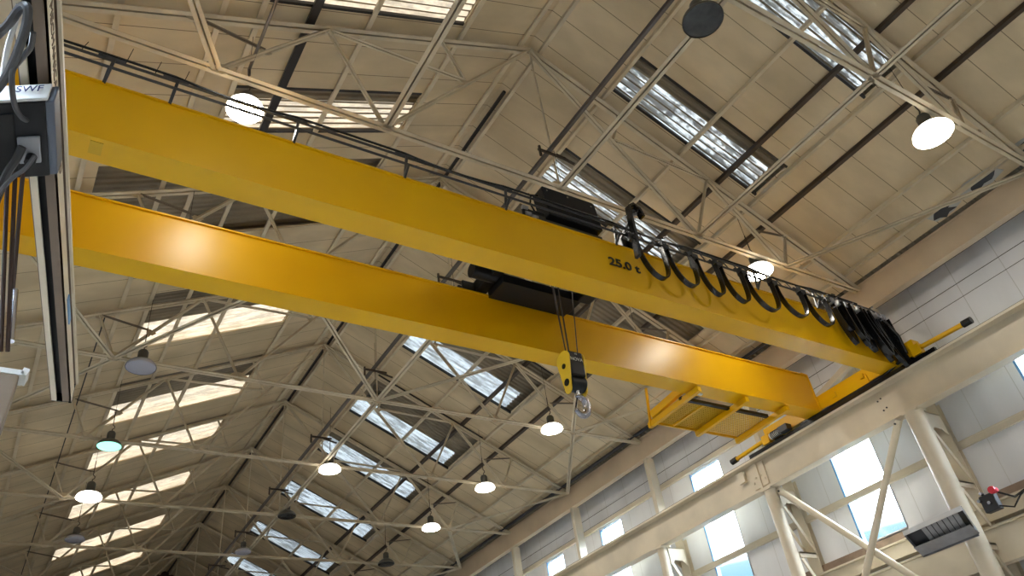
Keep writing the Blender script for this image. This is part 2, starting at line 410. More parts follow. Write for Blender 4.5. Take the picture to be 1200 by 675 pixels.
# ------------------------------------------------------------------ roof trusses
def truss():
    root = thing('roof_truss', '', 'roof truss')
    P = lambda u, z: (XC+u, 0, z)
    UPY = (0, 1, 0)
    def mem(name, a, b, leg, m='cream_steel', gap=0.014, dy=0.0):
        a = (a[0], dy, a[2]); b = (b[0], dy, b[2])
        return MB().angles(a, b, leg, gap, 0.008, (0, 0, 1)).build(name, m, root)
    zt = lambda u: zr(XC+u, -0.16)
    apex = P(0, zt(0)); b0 = P(0, ZB)
    mem('bottom_chord', P(-9.62, ZB), P(9.62, ZB), 0.075, gap=0.03)
    o = MB().tube([apex, b0], 0.022, 8).build('hanger', 'cream_steel', root)
    gp = [P(0, ZB), apex]
    for s in (-1, 1):
        mem('top_chord', P(s*9.66, zt(9.66)), apex, 0.09, gap=0.03)
        b1, b2 = P(s*3.85, ZB), P(s*6.8, ZB); t1, t0, t3 = P(s*4.95, zt(4.95)), P(s*2.42, zt(2.42)), P(s*7.3, zt(7.3))
        nn = P(s*1.98, 13.24); mm = P(s*6.08, 11.83)
        mem('web_member', b1, apex, 0.065); mem('web_member', b1, t1, 0.05); mem('web_member', t1, nn, 0.045)
        mem('web_member', nn, t0, 0.045); mem('web_member', t1, b2, 0.065)
        d = mem('web_member', mm, t3, 0.03, 'strut_shaded'); d['label'] = 'strut with shadow painted in'
        mem('web_member', t3, b2, 0.045)
        gp += [b1, b2, t1, nn, mm, t3]
    for g in gp:
        big = 0.19 if g in (apex, gp[0]) or abs(g[2]-ZB) < .01 else 0.11
        x, z = g[0], g[2]
        zo = 0.03 if abs(z-ZB) < .01 else (-0.06 if z > 11.5 else 0)
        hx = 1.25 if big > .15 else 1.1
        poly = [(x-big*hx, z+zo), (x-big*.55, z+zo+big*.62), (x+big*.55, z+zo+big*.62), (x+big*hx, z+zo), (x+big*.4, z+zo-big*.7), (x-big*.4, z+zo-big*.7)]
        MB().prism(poly, 0.014, 'Y', -0.007).build('gusset_plate', 'cream_steel', root)
    return root
TL = ['nearest cream roof truss, crossing the skylight in the top right corner',
      'cream roof truss with its ridge joint top centre, passing behind the black trolley cabinet',
      'cream roof truss hidden for the most part behind the two yellow crane girders',
      'cream roof truss crossing just under the lower yellow girder, behind the hook',
      'cream roof truss whose chord carries the green dimmed lamp on the left',
      'cream roof truss in front of the lit lamp low on the left edge',
      'distant cream roof truss with its ridge joint a little below the middle left',
      'distant cream roof truss two bays short of the dark red end wall',
      'far cream roof truss low on the left, next but last to the end wall',
      'farthest cream roof truss, right in front of the dark red end wall']
tr0 = truss()
for i, y in enumerate(TY):
    o = tr0 if i == 0 else copy_tree(tr0)
    o.location = (0, y, 0); tag(o, TL[i], 'roof truss', 'cream steel trusses spanning the roof')

# ------------------------------------------------------------------ purlins along the hall
def purlin(x, off, w, h, m, label, dark=False, name='purlin'):
    z = zr(x, off)
    s = 1 if x > XC else -1
    a, b = (x, -4.0, z), (x, Y1-0.02, z)
    mb = MB()
    if dark: mb.bar(a, b, w, h)
    else:
        mb.bar(a, b, 0.008, h, (-w/2, 0)); mb.bar(a, b, w, 0.008, (0, h/2)); mb.bar(a, b, w, 0.008, (0, -h/2)); mb.bar(a, b, .008, h*.3, (w/2, -h*.35))
    return tag(mb.build(name, m), label, 'purlin', 'purlins running the length of the roof')
PU = [(0.27, 'light', 'beside the ridge'), (1.98, 'light', 'at the upper end of the skylights'), (4.17, 'light', 'crossing the middle of the skylights'),
      (5.28, 'dark', 'crossing the lower third of the skylights'), (6.24, 'light', 'at the lower end of the skylights'),
      (6.87, 'dark', 'just below the skylights'), (8.36, 'light', 'between the skylights and the eaves'), (9.2, 'light', 'lowest, beside the eaves')]
for s in (1, -1):
    for d, k, where in PU:
        nm = 'right' if s > 0 else 'left'
        if k == 'dark' and s > 0: purlin(XC+s*d, -0.05, 0.12, 0.10, 'dark_steel', 'dark brown purlin of the right roof slope, %s' % where, True)
        elif d == 5.28: pass
        else: purlin(XC+s*d, -0.05, 0.085, 0.09, 'cream_steel', 'cream purlin of the %s roof slope, %s' % (nm, where))
xb_ = XC-5.33
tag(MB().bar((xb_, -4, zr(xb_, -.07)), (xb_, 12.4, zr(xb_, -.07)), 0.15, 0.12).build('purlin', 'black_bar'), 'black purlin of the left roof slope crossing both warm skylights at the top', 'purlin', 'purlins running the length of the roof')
tag(MB().bar((xb_, 12.4, zr(xb_, -.05)), (xb_, Y1-.1, zr(xb_, -.05)), 0.085, 0.09).build('purlin', 'cream_steel'), 'cream purlin of the left roof slope crossing the lower third of its far skylights', 'purlin', 'purlins running the length of the roof')
tag(MB().tube([(1.78, -2, 11.55), (1.78, 8.95, 11.55), (1.79, 8.95, 11.4)], .028, 8).build('conduit', 'conduit_steel', None, True), 'thin grey conduit running to the lit lamp at the top left', 'conduit')

# longitudinal ties and wind bracing in the plane of the bottom chords
def tie(a, b, leg, label, cat='brace', name='tie_beam', group=None, z=ZB, m='cream_steel'):
    return tag(MB().angles((*a, z), (*b, z), leg, 0.02, 0.008).build(name, m), label, cat, group)
tie((XC, -2), (XC, Y1-.1), 0.08, 'long cream tie running down the middle of the hall under the ridge')
G2 = 'diagonal wind braces at bottom chord level'
for s, nm in ((1, 'right'), (-1, 'left')):
    tie((XC+s*3.85, -2), (XC+s*3.85, TY[1]), 0.075, 'wide cream tie on the %s, ending at the truss behind the trolley cabinet' % nm)
    B = [(6.8, TY[1], 9.62, TY[0], 'to the %s eaves, ahead of the trolley cabinet'),
         (0.0, TY[3], 3.85, TY[2], 'rising from the centre joint behind the hook, %s arm'),
         (3.85, TY[2], 6.8, TY[3], 'of the zigzag behind the lower girder, outer %s arm'),
         (6.8, TY[3], 9.62, TY[2], 'from hook truss to %s eaves, towards the camera'),
         (6.8, TY[3], 9.62, TY[4], 'from hook truss to %s eaves, away from the camera'),
         (6.8, TY[5], 9.62, TY[4], 'to the %s eaves end of the green lamp truss'),
         (6.8, TY[5], 9.62, TY[6], 'to the %s eaves, beyond the green lamp truss'),
         (6.8, TY[7], 9.62, TY[6], 'to the %s eaves, far down the hall')]
    for (ua, ya, ub, yb, lab) in B:
        tie((XC+s*ua, ya), (XC+s*ub, yb), 0.075 if yb < 5 else 0.06, 'cream wind brace ' + lab % nm, group=G2, z=ZB-0.02, name='wind_brace')

# conduit with brackets, near the ridge
tag(MB().bar((XC+.13, 10, zr(XC+.13, -.05)), (XC+.13, Y1-.1, zr(XC+.13, -.05)), .07, .07).build('purlin', 'black_bar'), 'black strip for the shaded gap right under the ridge, seen best far down the hall', 'purlin', 'purlins running the length of the roof')  # no real purlin: black bar standing in for the dark gap at the ridge
zc = 11.87; xc = 7.97
c = thing('conduit', 'dark metal conduit hung from the truss hangers under the ridge', 'conduit', (0, 0, 0))
MB().bar((xc-.05, -2, zc), (xc-.05, TY[-1], zc), 0.07, 0.05).bar((xc-.05, -2, zc+.035), (xc-.05, TY[-1], zc+.035), 0.1, 0.012).build('conduit_run', 'conduit_steel', c)
for y in TY:
    br = MB(); br.bar((xc-.35, y-.05, zc-.06), (xc+.35, y-.05, zc-.06), 0.04, 0.05); br.tube([(xc-.35, y-.1, zc-.3), (xc-.35, y-.1, zc-.02)], 0.03, 8)
    br.bar((xc+.05, y-.12, zc-.12), (xc+.5, y-.12, zc-.22), 0.05, 0.03)
    br.build('conduit_bracket', 'dark_steel', c)
# thin cable and pipe on the left slope
tag(MB().tube([(0.86, TY[3], 11.95), (0.86, 28, 11.93), (0.86, Y1-.2, 11.9)], 0.016, 6).build('cable', 'black_paint'), 'thin black cable strung between the trusses low on the left roof slope', 'cable')

# ------------------------------------------------------------------ eaves beam, posts, runway, columns
XE = 17.70
eb = thing('eaves_beam', 'deep cream eaves beam along the top of the right wall', 'beam')
MB().box((XE, -4, 10.36), (XE+0.03, Y1, 11.02)).build('web', 'eaves_paint', eb)
MB().box((XE-0.02, -4, 10.32), (XE+0.22, Y1, 10.36)).build('bottom_flange', 'eaves_paint', eb)
MB().box((XE-0.02, -4, 11.02), (XE+0.22, Y1, 11.06)).build('top_flange', 'eaves_paint', eb)
XR = 17.5
rb = thing('crane_runway_beam', 'deep cream crane runway beam carrying the yellow crane along the right wall', 'beam')
MB().box((XR-0.25, -6, 8.13), (XR+0.25, Y1-.3, 8.19)).build('top_flange', 'cream_beam', rb)
MB().box((XR-0.012, -6, 7.34), (XR+0.012, Y1-.3, 8.13)).build('web', 'cream_beam', rb)
MB().box((XR-0.16, -6, 7.29), (XR+0.16, Y1-.3, 7.34)).build('bottom_flange', 'cream_beam', rb)
MB().box((XR-0.04, -6, 8.19), (XR+0.04, Y1-.3, 8.30)).build('rail', 'dark_grey', rb)
MB().tube([(XR-.12, -6, 8.22), (XR-.12, Y1-.4, 8.22)], 0.018, 6).build('conductor_bar', 'black_paint', rb)
MB().box((XR-.27, 7.4, 8.19), (XR-.17, 13.4, 8.29)).build('cable_chain', 'black_rubber', rb)
for (y, z) in ((9.25, 7.95), (9.35, 7.92), (9.2, 7.68), (9.3, 7.65)):
    MB().lathe([(0, -0.02), (0.02, -0.02), (0.02, 0), (0, 0)], (XR-.012, y, z), 8, 'X').build('bolt', 'black_paint', rb)
sp = MB(); sp.box((XR-.06, 13.2, 7.42), (XR-.012, 13.75, 8.1)); sp.box((XR-.10, 13.42, 7.3), (XR-.06, 13.5, 8.12)); sp.box((XR-.14, 13.9, 7.75), (XR-.05, 14.15, 8.05))
for k in range(5): sp.lathe([(0, -0.03), (0.03, -0.03), (0.03, 0), (0, 0)], (XR-.06, 13.28+k*.1, 7.6+.12*(k % 2)), 8, 'X')
sp.build('splice_plate', 'cream_beam', rb)
# left runway
lb = thing('crane_runway_beam', 'cream crane runway beam along the left wall, behind the near hoist', 'beam')
XRL = 2*XC-XR
MB().box((XRL-0.25, -6, 8.13), (XRL+0.25, Y1-.3, 8.19)).build('top_flange', 'cream_beam', lb)
MB().box((XRL-0.012, -6, 7.34), (XRL+0.012, Y1-.3, 8.13)).build('web', 'cream_beam', lb)
MB().box((XRL-0.16, -6, 7.29), (XRL+0.16, Y1-.3, 7.34)).build('bottom_flange', 'cream_beam', lb)
MB().box((XRL-0.04, -6, 8.19), (XRL+0.04, Y1-.3, 8.30)).build('rail', 'dark_grey', lb)

PL = {8.65: 'cream wall post beside the right end of the nearer yellow girder', 13.3: 'cream wall post beside the yellow access platform',
      17.95: 'cream wall post right of the centre, standing on the runway beam', 22.35: 'cream wall post where the green lamp truss meets the right wall',
      26.65: 'farthest cream wall post before the bottom edge of the photo', 3.73: 'nearest cream wall post at the right edge', 30.95: 'cream wall post beyond the frame bottom, far down the hall'}
for y in TY[:7]:
    p = MB(); p.box((XE+0.0, y-.08, 8.2), (XE+0.02, y+.08, 10.32)); p.box((XE+.02, y-.006, 8.2), (XE+.30, y+.006, 10.32)); p.box((XE+.30, y-.08, 8.2), (XE+.32, y+.08, 10.32))
    p.box((XE+.02, y-.08, 8.2), (XE+.3, y-.07, 10.32))
    tag(p.build('wall_post', 'cream_beam'), PL[y], 'post', 'posts between runway beam and eaves beam')

def column(y, label, heavy=True):
    c = thing('crane_column', label, 'column', (XR, y, FLOOR), 'columns under the right runway beam')
    L = lambda z: z-FLOOR
    r = 0.215 if y < 10 else 0.17 if heavy else 0.15
    o = MB().tube([(0, 0, 0), (0, 0, L(7.29))], r, 28).build('column_tube', 'cream_beam', c, True)
    MB().box((-.2, -.2, L(7.24)), (.2, .2, L(7.29))).build('cap_plate', 'cream_beam', c)
    X = 0.80
    wc = MB().box((X, -.17, 0), (X+.02, .17, L(7.55))).box((X+.17, -.17, 0), (X+.19, .17, L(7.55))).box((X+.02, -.008, 0), (X+.17, .008, L(7.55)))
    wc.build('wall_stanchion', 'cream_beam', c)
    for yy in (-.15, .13):
        MB().prism([(.12, L(7.24)), (X, L(7.24)), (X, L(6.72)), (X-.2, L(6.86)), (.3, L(6.86)), (.12, L(6.7))], .02, 'Y', yy).build('head_plate', 'cream_beam', c)
    MB().box((.12, -.15, L(7.22)), (X, .15, L(7.24))).build('head_plate', 'cream_beam', c)
    z = 6.75; k = 0
    while z > 1.0:
        for yy in (-.14, .14):
            MB().bar((.18, yy, L(z)), (X+.02, yy, L(z-1.15)), .03, .10).build('lattice_brace', 'cream_beam', c)
        MB().box((.15, -.15, L(z-1.26)), (X, .15, L(z-1.22))).box((.15, -.15, L(z-1.36)), (X, -.13, L(z-1.22))).build('lattice_plate', 'cream_beam', c)
        z -= 1.4; k += 1
    return c
column(8.65, 'heavy round cream crane column with lattice to the wall, behind the grey hood')
column(13.3, 'round cream crane column with lattice to the wall, left of the long diagonal tube', True)
column(17.95, 'cream crane column farther down the wall, between the two window strips', False)
column(22.35, 'cream crane column near the bottom edge, past the second window strip', False)
# diagonal tubes between the two near columns
for (a, b, lab) in (((XR-.05, 9.05, 7.25), (XR-.05, 13.1, 2.35), 'cream diagonal tube leaning down from the heavy column, in front of the window strip'),
                    ((XR+.1, 13.1, 7.2), (XR+.1, 8.85, 2.2), 'cream diagonal tube from the head of the lattice column down to the right')):
    o = tag(MB().tube([a, b], 0.085, 16).build('brace_tube', 'cream_beam', None, True), lab, 'brace', 'crossed tubes between the crane columns')
    pl = Vector(a); d = (Vector(b)-pl).normalized()
    MB().bar(pl-d*.28, pl+d*.15, 0.02, 0.2, upv=(0, 1, .3)).build('end_plate', 'cream_beam', o)
    q = pl+d*.1
    MB().lathe([(0, -.03), (.025, -.03), (.025, .0), (0, 0)], (q.x-.09, q.y, q.z), 8, 'X').build('bolt', 'dark_grey', o)

def onx(px, x):
    v = r2*((px[0]-600)/CF) + u2*(-(px[1]-337.5)/CF) + fw
    return v*(x/v.x)
pa, pb = onx((1003, 417), 18.2), onx((952, 473), 18.2)
tag(MB().bar(pa+(pa-pb)*.25, pb+(pb-pa)*.5, .16, .10, upv=(1, 0, 0)).bar(pa+(pa-pb)*.25, pb+(pb-pa)*.5, .02, .16, (.1, 0), upv=(1, 0, 0)).build('wall_brace', 'cream_beam'),
    'cream channel brace on the wall, seen between the right ends of the two girders', 'brace')
# lower beams on the wall
tag(MB().box((XW-.55, -4, 3.75), (XW-.5, Y1-.5, 4.42)).box((XW-.6, -4, 4.42), (XW-.3, Y1-.5, 4.46)).box((XW-.6, -4, 3.71), (XW-.3, Y1-.5, 3.75)).build('lower_beam', 'cream_beam'),
    'cream beam of the lower level, beneath the window sills on the right wall', 'beam')
tag(MB().box((XW-.02, 8.9, 2.4), (XW-.004, 13, 3.7)).build('dark_window', 'dark_glass'), 'dark lower window under the cream beam at the bottom edge', 'window')

# torn liner pieces at the eaves
def shards():
    data = [((17.30, 3.35), 'grey torn liner piece over the eaves beam, largest, nearest the right edge', .62), ((17.34, 4.75), 'grey torn liner piece hanging over the eaves beam, middle one', .5),
            ((17.36, 5.75), 'grey spiky torn liner piece over the eaves beam, nearest the girder end', .4)]
    def sheet(poly, off, name, m, parent=None):
        n = len(poly); vs = [(x, y, zr(x)-off) for x, y in poly] + [(x, y, zr(x)-off+.008) for x, y in poly]
        return MB().add(vs, [tuple(range(n)), tuple(range(2*n-1, n-1, -1))] + [(i, i+n, (i+1) % n+n, (i+1) % n) for i in range(n)]).build(name, m, parent)
    for k, ((x, y), lab, L) in enumerate(data):
        rnd = random.Random(k+3); poly = []; n = 13
        for i in range(n):
            t = 2*PI*i/n; r = (0.45+0.55*rnd.random())*(1 if i % 2 else .75)
            poly.append((x+.20*r*math.sin(t), y+L*r*math.cos(t)))
        o = sheet(poly, .055, 'torn_liner', 'dark_grey')
        tag(o, lab, 'torn panel', 'torn liner pieces at the right eaves')
        sheet([(x+.1, y-L*1.1), (x-.16, y-L*.8), (x-.2, y+L*.5), (x-.08, y+L*1.0), (x+.16, y+L*.7), (x+.18, y-L*.4)], .035, 'backing_sheet', 'shard_pale', o)
shards()
# trunking behind the eaves beam further down
tag(MB().box((17.38, 9.2, 11.05), (17.50, Y1-1, 11.12)).tube([(17.3, 9.2, 11.0), (17.3, Y1-1, 11.0)], .03, 8).build('cable_tray', 'dark_grey'), 'dark cable tray with a pipe along the far right eaves', 'cable tray')

# ------------------------------------------------------------------ lamps
def lamp():
    root = thing('high_bay_lamp', '', 'lamp')
    MB().lathe([(.345, -.02), (.35, .0), (.335, .05), (.30, .095)], n=36).build('glass_reflector', 'lamp_glow', root, True)
    MB().lathe([(.302, .09), (.27, .13), (.17, .19), (.11, .22), (.11, .235), (0, .235)], n=36).build('lamp_shade', 'lamp_shade', root, True)
    MB().lathe([(.335, -.012), (.3, -.025), (.2, -.04), (.1, -.047), (0, -.05)], n=36).build('lens', 'lamp_lit', root, True)
    MB().lathe([(0, .232), (.10, .232), (.12, .26), (.12, .42), (.09, .47), (0, .47)], n=20).build('gear_housing', 'lamp_shade', root, True)
    MB().tube([(0, 0, .46), (0, 0, .56), (.05, 0, .6), (.05, 0, .66), (0, 0, .7), (0, 0, 1.15)], .013, 8).build('hook', 'dark_steel', root)
    MB().tube([(0, 0, 1.1), (0, 0, 2.3)], .006, 5).build('drop_wire', 'dark_steel', root)
    return root
proto = lamp()
LAMPS = [((1.78, 8.93, 10.48), 'lit', 'lit round lamp at the top left, behind the festoon rods of the near girder', .86),
         ((13.80, 3.97, 10.45), 'lit', 'lit round lamp at the top right, under the nearest truss', 1.12),
         ((7.72, 4.13, 10.5), 'off', 'unlit round lamp with dark lens at the top edge, right of centre', .98),
         ((14.0, 8.88, 10.62), 'lit', 'lit round lamp behind the festoon loops near the right end of the near girder', 1),
         ((13.7, 17.55, 10.62), 'lit', 'lit round lamp just left of and below the hook', .98),
         ((13.9, 22.15, 10.62), 'lit', 'lit round lamp low right of centre, next one beyond the lamp by the hook', 1),
         ((13.78, 26.15, 10.65), 'lit', 'lit round lamp closest to the eaves post at the bottom centre', 1),
         ((8.22, 22.15, 10.65), 'lit', 'lit round lamp hanging under the middle tie of the hall', .97),
         ((13.75, 30.3, 10.65), 'off', 'unlit dark lamp at the bottom edge, beyond the lit row on the right', 1),
         ((8.15, 26.1, 10.65), 'off', 'unlit grey lamp under the middle tie, one beyond the lit one', .9),
         ((1.89, 25.85, 10.62), 'lit', 'lit round lamp low at the left, in front of a warm skylight', 1.06),
         ((1.86, 22.15, 10.62), 'green', 'dim green glowing lamp on the left, above the lit one', .92),
         ((1.84, 17.75, 10.62), 'pale', 'unlit clear glass lamp on the left beside the boom end', 1),
         ((7.72, 29.9, 10.65), 'pale', 'pale bluish unlit lamp near the bottom, under the middle tie', .85),
         ((2.0, 29.6, 10.65), 'pale', 'unlit pale lamp at the bottom left, below the lit one', .9),
         ((8.1, 18.2, 11.15), 'off', 'unlit brown lamp under the ridge above the middle joint of the hook truss', .8),
         ((1.8, 13.3, 10.55), 'lit', 'unseen lit lamp added for fill light behind the lower girder, left', 1),  # this hidden row of three is added for the hall's light level
         ((8.1, 13.3, 10.55), 'lit', 'unseen lit lamp added for fill light behind the lower girder, middle', 1),
         ((14.0, 13.3, 10.55), 'lit', 'unseen lit lamp added for fill light behind the lower girder, right', 1),
         ((8.4, 8.98, 10.42), 'lit', 'lit round lamp hidden behind the black trolley cabinet', .9),
         ((1.7, 4.1, 10.5), 'lit', 'lit round lamp above the near hoist, out of the photo', 1),
         ((1.7, -0.8, 10.5), 'lit', 'unseen lit lamp added for fill light over the camera, left row', 1),  # out of view row of three, added as fill light
         ((8.0, -0.8, 10.5), 'lit', 'unseen lit lamp added for fill light over the camera, middle row', 1),
         ((14.0, -0.8, 10.5), 'lit', 'unseen lit lamp added for fill light over the camera, right row', 1),
         ((8.1, 34.9, 10.6), 'lit', 'unseen lit lamp added for fill light far down the middle row', 1)]  # out of view, added for the general light level
lens_mats = {'off': 'lamp_off', 'green': 'lamp_dim_green', 'pale': 'lamp_off_pale'}
for i, (loc, st, lab, sc) in enumerate(LAMPS):
    o = proto if i == 0 else copy_tree(proto)
    o.location = loc; o.scale = (sc, sc, sc); tag(o, lab, 'lamp', 'round high bay lamps under the roof')
    if st != 'lit':
        for ch in o.children:
            if ch.name.startswith('glass_reflector'):
                ch.data = ch.data.copy(); ch.data.materials[0] = MATS['lamp_off_pale' if st == 'pale' else 'lamp_shade']
            if ch.name.startswith('lens'):
                ch.data = ch.data.copy(); ch.data.materials[0] = MATS[lens_mats[st]]

# ------------------------------------------------------------------ the yellow crane
GZ0, GZ1 = 8.37, 9.44
G1, G2y = 8.40, 10.80
GX0, GX1 = -1.30, 17.28
crane = thing('overhead_crane', 'yellow twin girder overhead crane spanning the hall', 'crane', (8, 9.8, 8.3))
def cb(mb, name, m, parent=None, **k):
    o = mb.build(name, m, parent or crane, **k)
    if parent is None: o.location = (-8, -9.8, -8.3)
    return o
for gi, gy in enumerate((G1, G2y)):
    g = MB(); g.box((GX0, gy, GZ0+.012), (GX1, gy+.44, GZ1-.02))
    go = cb(g, 'girder', 'crane_yellow'); go['label'] = ('nearer yellow box girder lettered 25.0 t', 'farther yellow box girder behind the hook')[gi]
    cb(MB().box((GX0, gy-.012, GZ0-.008), (GX1, gy+.452, GZ0+.012)), 'bottom_flange', 'crane_yellow', go)
    cb(MB().box((GX0, gy-.035, GZ1-.02), (GX1, gy+.475, GZ1+.01)), 'top_flange', 'crane_yellow', go)
    cb(MB().box((GX0+.2, gy+.19, GZ1+.01), (GX1-.2, gy+.25, GZ1+.06)), 'trolley_rail', 'dark_grey', go)
    for x in (GX0, GX1-.0):
        cb(MB().prism([(gy-.03, GZ0-.03), (gy+.47, GZ0-.03), (gy+.47, GZ1+.02), (gy+.3, GZ1+.16), (gy+.1, GZ1+.16), (gy-.03, GZ1+.02)], .03, 'X', x), 'end_plate', 'crane_yellow', go)
    if gi == 0:
        t = text('25.0 t', 'lettering', 0.27, 'text_black', go, (8.99, gy-.013, 8.95), (PI/2, 0, 0), sx=1.22, bold=0.008)
        t['label'] = 'black capacity lettering'
        cb(MB().box((-.22, gy+.06, GZ0-.016), (-.06, gy+.3, GZ0-.008)), 'base_pad', 'mesh_yellow', go)
# end trucks
for sx_, name in ((XR, 'right'), (XRL, 'left')):
    e = cb(MB().box((sx_-.15, 7.85, 8.42), (sx_+.15, 12.75, 8.80)), 'end_truck', 'crane_yellow')
    for y in (8.15, 12.4):
        cb(MB().lathe([(0, -.06), (.16, -.06), (.16, -.045), (.13, -.04), (.13, .04), (.16, .045), (.16, .06), (0, .06)], (sx_, y, 8.435), 24, 'X'), 'wheel', 'dark_grey', e, smooth=True)
    for y, d in ((7.85, -1), (12.75, 1)):
        cb(MB().tube([(sx_-.12, y, 8.52), (sx_-.12, y+d*1.25, 8.46)], .06, 14), 'buffer_arm', 'crane_yellow', e, smooth=True)
        cb(MB().tube([(sx_-.12, y+d*1.2, 8.462), (sx_-.12, y+d*1.42, 8.452)], .085, 14), 'buffer', 'black_rubber', e, smooth=True)
        cb(MB().box((sx_-.2, y-.12, 8.36), (sx_-.02, y+.12, 8.62)), 'buffer_bracket', 'crane_yellow', e)
    s = -1 if sx_ > 0 else 1
    f = MB().box((sx_+s*.19, 9.25, 8.36), (sx_+s*.15, 10.5, 8.62)); f.box((sx_+s*.24, 9.3, 8.55), (sx_+s*.15, 9.42, 8.66)).box((sx_+s*.24, 10.2, 8.5), (sx_+s*.15, 10.32, 8.64))
    cb(f, 'guard_plate', 'crane_yellow', e)
    mtr = cb(MB().tube([(sx_-.32, 12.1, 8.42), (sx_-.32, 12.45, 8.42)], .09, 20), 'drive_motor', 'white_plastic', e, smooth=True)
    for q in range(6):
        cb(MB().lathe([(.09, -.01), (.105, -.01), (.105, .01), (.09, .01)], (sx_-.32, 12.13+q*.05, 8.42), 20, 'Y'), 'cooling_fin', 'dark_grey', mtr)
    cb(MB().box((sx_-.42, 11.8, 8.34), (sx_-.2, 12.1, 8.5)), 'gearbox', 'dark_grey', e)

# access platform under the far girder, right end
pf = bpy.data.objects.new('access_platform', None); COL.objects.link(pf); pf.parent = crane; pf.location = (-8, -9.8, -8.3)
pf['label'] = 'yellow mesh access platform under the right end of the farther girder'
for x in (12.95, 14.55, 16.0):
    MB().bar((x, 10.82, 8.27), (x, 12.68, 8.22), 0.10, 0.14).build('cantilever_arm', 'crane_yellow', pf)
MB().box((12.95, 11.5, 8.33), (16.0, 11.54, 8.40)).box((12.95, 12.62, 8.28), (16.0, 12.66, 8.34)).box((13.7, 11.5, 8.3), (13.76, 12.64, 8.34)).build('edge_rail', 'crane_yellow', pf)
gr = MB()
nx, ny = 38, 14
for i in range(nx+1):
    x = 12.98+i*(3.0/nx); gr.box((x-.016, 11.54, 8.335), (x+.016, 12.63, 8.345))
for j in range(ny+1):
    y = 11.54+j*(1.09/ny); gr.box((12.98, y-.016, 8.336), (15.98, y+.016, 8.346))
gr.build('mesh_floor', 'mesh_yellow', pf)
MB().box((12.96, 11.5, 8.352), (14.7, 12.62, 8.36)).build('floor_plate', 'mesh_yellow', pf)
MB().bar((12.9, 12.6, 8.15), (12.9, 12.43, 9.15), 0.05, 0.05).build('rail_post', 'crane_yellow', pf)
MB().bar((12.9, 12.5, 8.75), (13.3, 12.0, 9.0), 0.02, 0.02).build('rail_hook', 'cream_steel', pf)
MB().bar((12.97, 12.52, 8.45), (12.97, 11.35, 8.55), 0.12, 0.20).build('toe_board', 'crane_yellow', pf, bevel=.02)
MB().box((12.9, 11.38, 8.28), (15.9, 11.47, 8.36)).build('gap_shade_strip', 'black_paint', pf)  # black strip standing in for the shaded gap along the girder
MB().box((13.05, 11.1, 8.33), (13.35, 11.17, 8.37)).build('white_tag', 'bright_tag', pf)

# festoon rods along the near girder
fr = bpy.data.objects.new('festoon_rail', None); COL.objects.link(fr); fr.parent = crane; fr.location = (-8, -9.8, -8.3)
YR = 8.36
MB().tube([(-1.1, YR, 9.92), (6.9, YR, 9.94), (17.2, YR, 9.98)], .022, 8).build('upper_rod', 'dark_grey', fr, True)
MB().tube([(-1.1, YR-.12, 9.63), (17.0, YR-.12, 9.64)], .022, 8).build('lower_rod', 'dark_grey', fr, True)
MB().tube([(17.2, YR, 9.98), (17.4, YR, 9.92), (17.6, YR, 9.7), (17.7, YR, 9.2), (17.72, YR, 8.8)], .022, 8).build('rod_end', 'dark_grey', fr, True)
XB = [-.25, .62, 2.45, 4.35, 6.35, 8.9, 10.9, 12.9, 14.9, 16.8]
for x in XB:
    b = MB().bar((x, YR, 9.42), (x+.05, YR-.02, 9.93), .045, .03).bar((x, YR, 9.44), (x+.02, YR-.13, 9.62), .04, .03).bar((x-.16, YR, 9.95), (x+.2, YR, 9.95), .05, .05)
    b.build('rod_bracket', 'dark_grey', fr)
    MB().lathe([(0, -.015), (.022, -.015), (.022, 0), (0, 0)], (x, G1-.04, 9.45), 8, 'Y').build('bracket_bolt', 'grey_metal', fr)
for k in range(26):
    x = 8.9+k*.34
    MB().tube([(x, YR-.12, 9.64), (x+.04, YR, 9.95)], .013, 6).build('rung', 'dark_grey', fr)
def sag(x0, x1, z0, z1, dip, y, n=12):
    return [(x0+(x1-x0)*i/n, y, z0+(z1-z0)*i/n-dip*4*(i/n)*(1-i/n)) for i in range(n+1)]
pc = []
for i in range(len(XB)-1): pc += sag(XB[i]+.02, XB[i+1]+.02, 10.0, 10.0, .07 if i % 2 else -.0, YR-.02)[:-1]
tag(MB().tube([(-1.1, YR-.02, 9.98)]+pc, .02, 8).build('power_cable', 'black_rubber', None, True), 'black power cable lashed along the upper rod of the near girder', 'cable')
for x, dz in ((-.62, .2), (-.05, .38), (.35, .3), (.75, .3)):
    MB().tube([(x, YR, 9.95), (x+.05, YR, 9.95+dz)], .006, 5).build('tie_end', 'black_rubber', fr)

# ------------------------------------------------------------------ festoon cable
YF = 8.12
fc = thing('festoon_cable', 'black festoon cable hanging in loops before the near girder', 'cable', (12.5, YF, 9.6))
T = [9.15, 9.95, 10.75, 11.45, 12.2, 13.15, 14.1, 14.95]
Bz = [8.62, 8.66, 8.64, 8.66, 8.66, 8.74, 8.72]
def ucurve(x0, x1, zt, zb, y0=0.0, skew=0.0, n=22):
    pts = []
    for i in range(n+1):
        t = PI*i/n; u = (1-math.cos(t))/2
        s = math.sin(t)
        xx = x0 + (x1-x0)*(u) + skew*s
        zz = zt - (zt-zb)*(s**0.62)
        pts.append((xx, y0, zz))
    return pts
def cpart(mb, name, m='black_rubber', smooth=False):
    o = mb.build(name, m, fc, smooth); o.location = (-12.5, -YF, -9.6); return o
for i in range(len(T)-1):
    cpart(MB().ribbon(ucurve(T[i]+.05, T[i+1]-.08, 9.5, Bz[i], YF, .10), .11, .028), 'cable_loop', smooth=True)
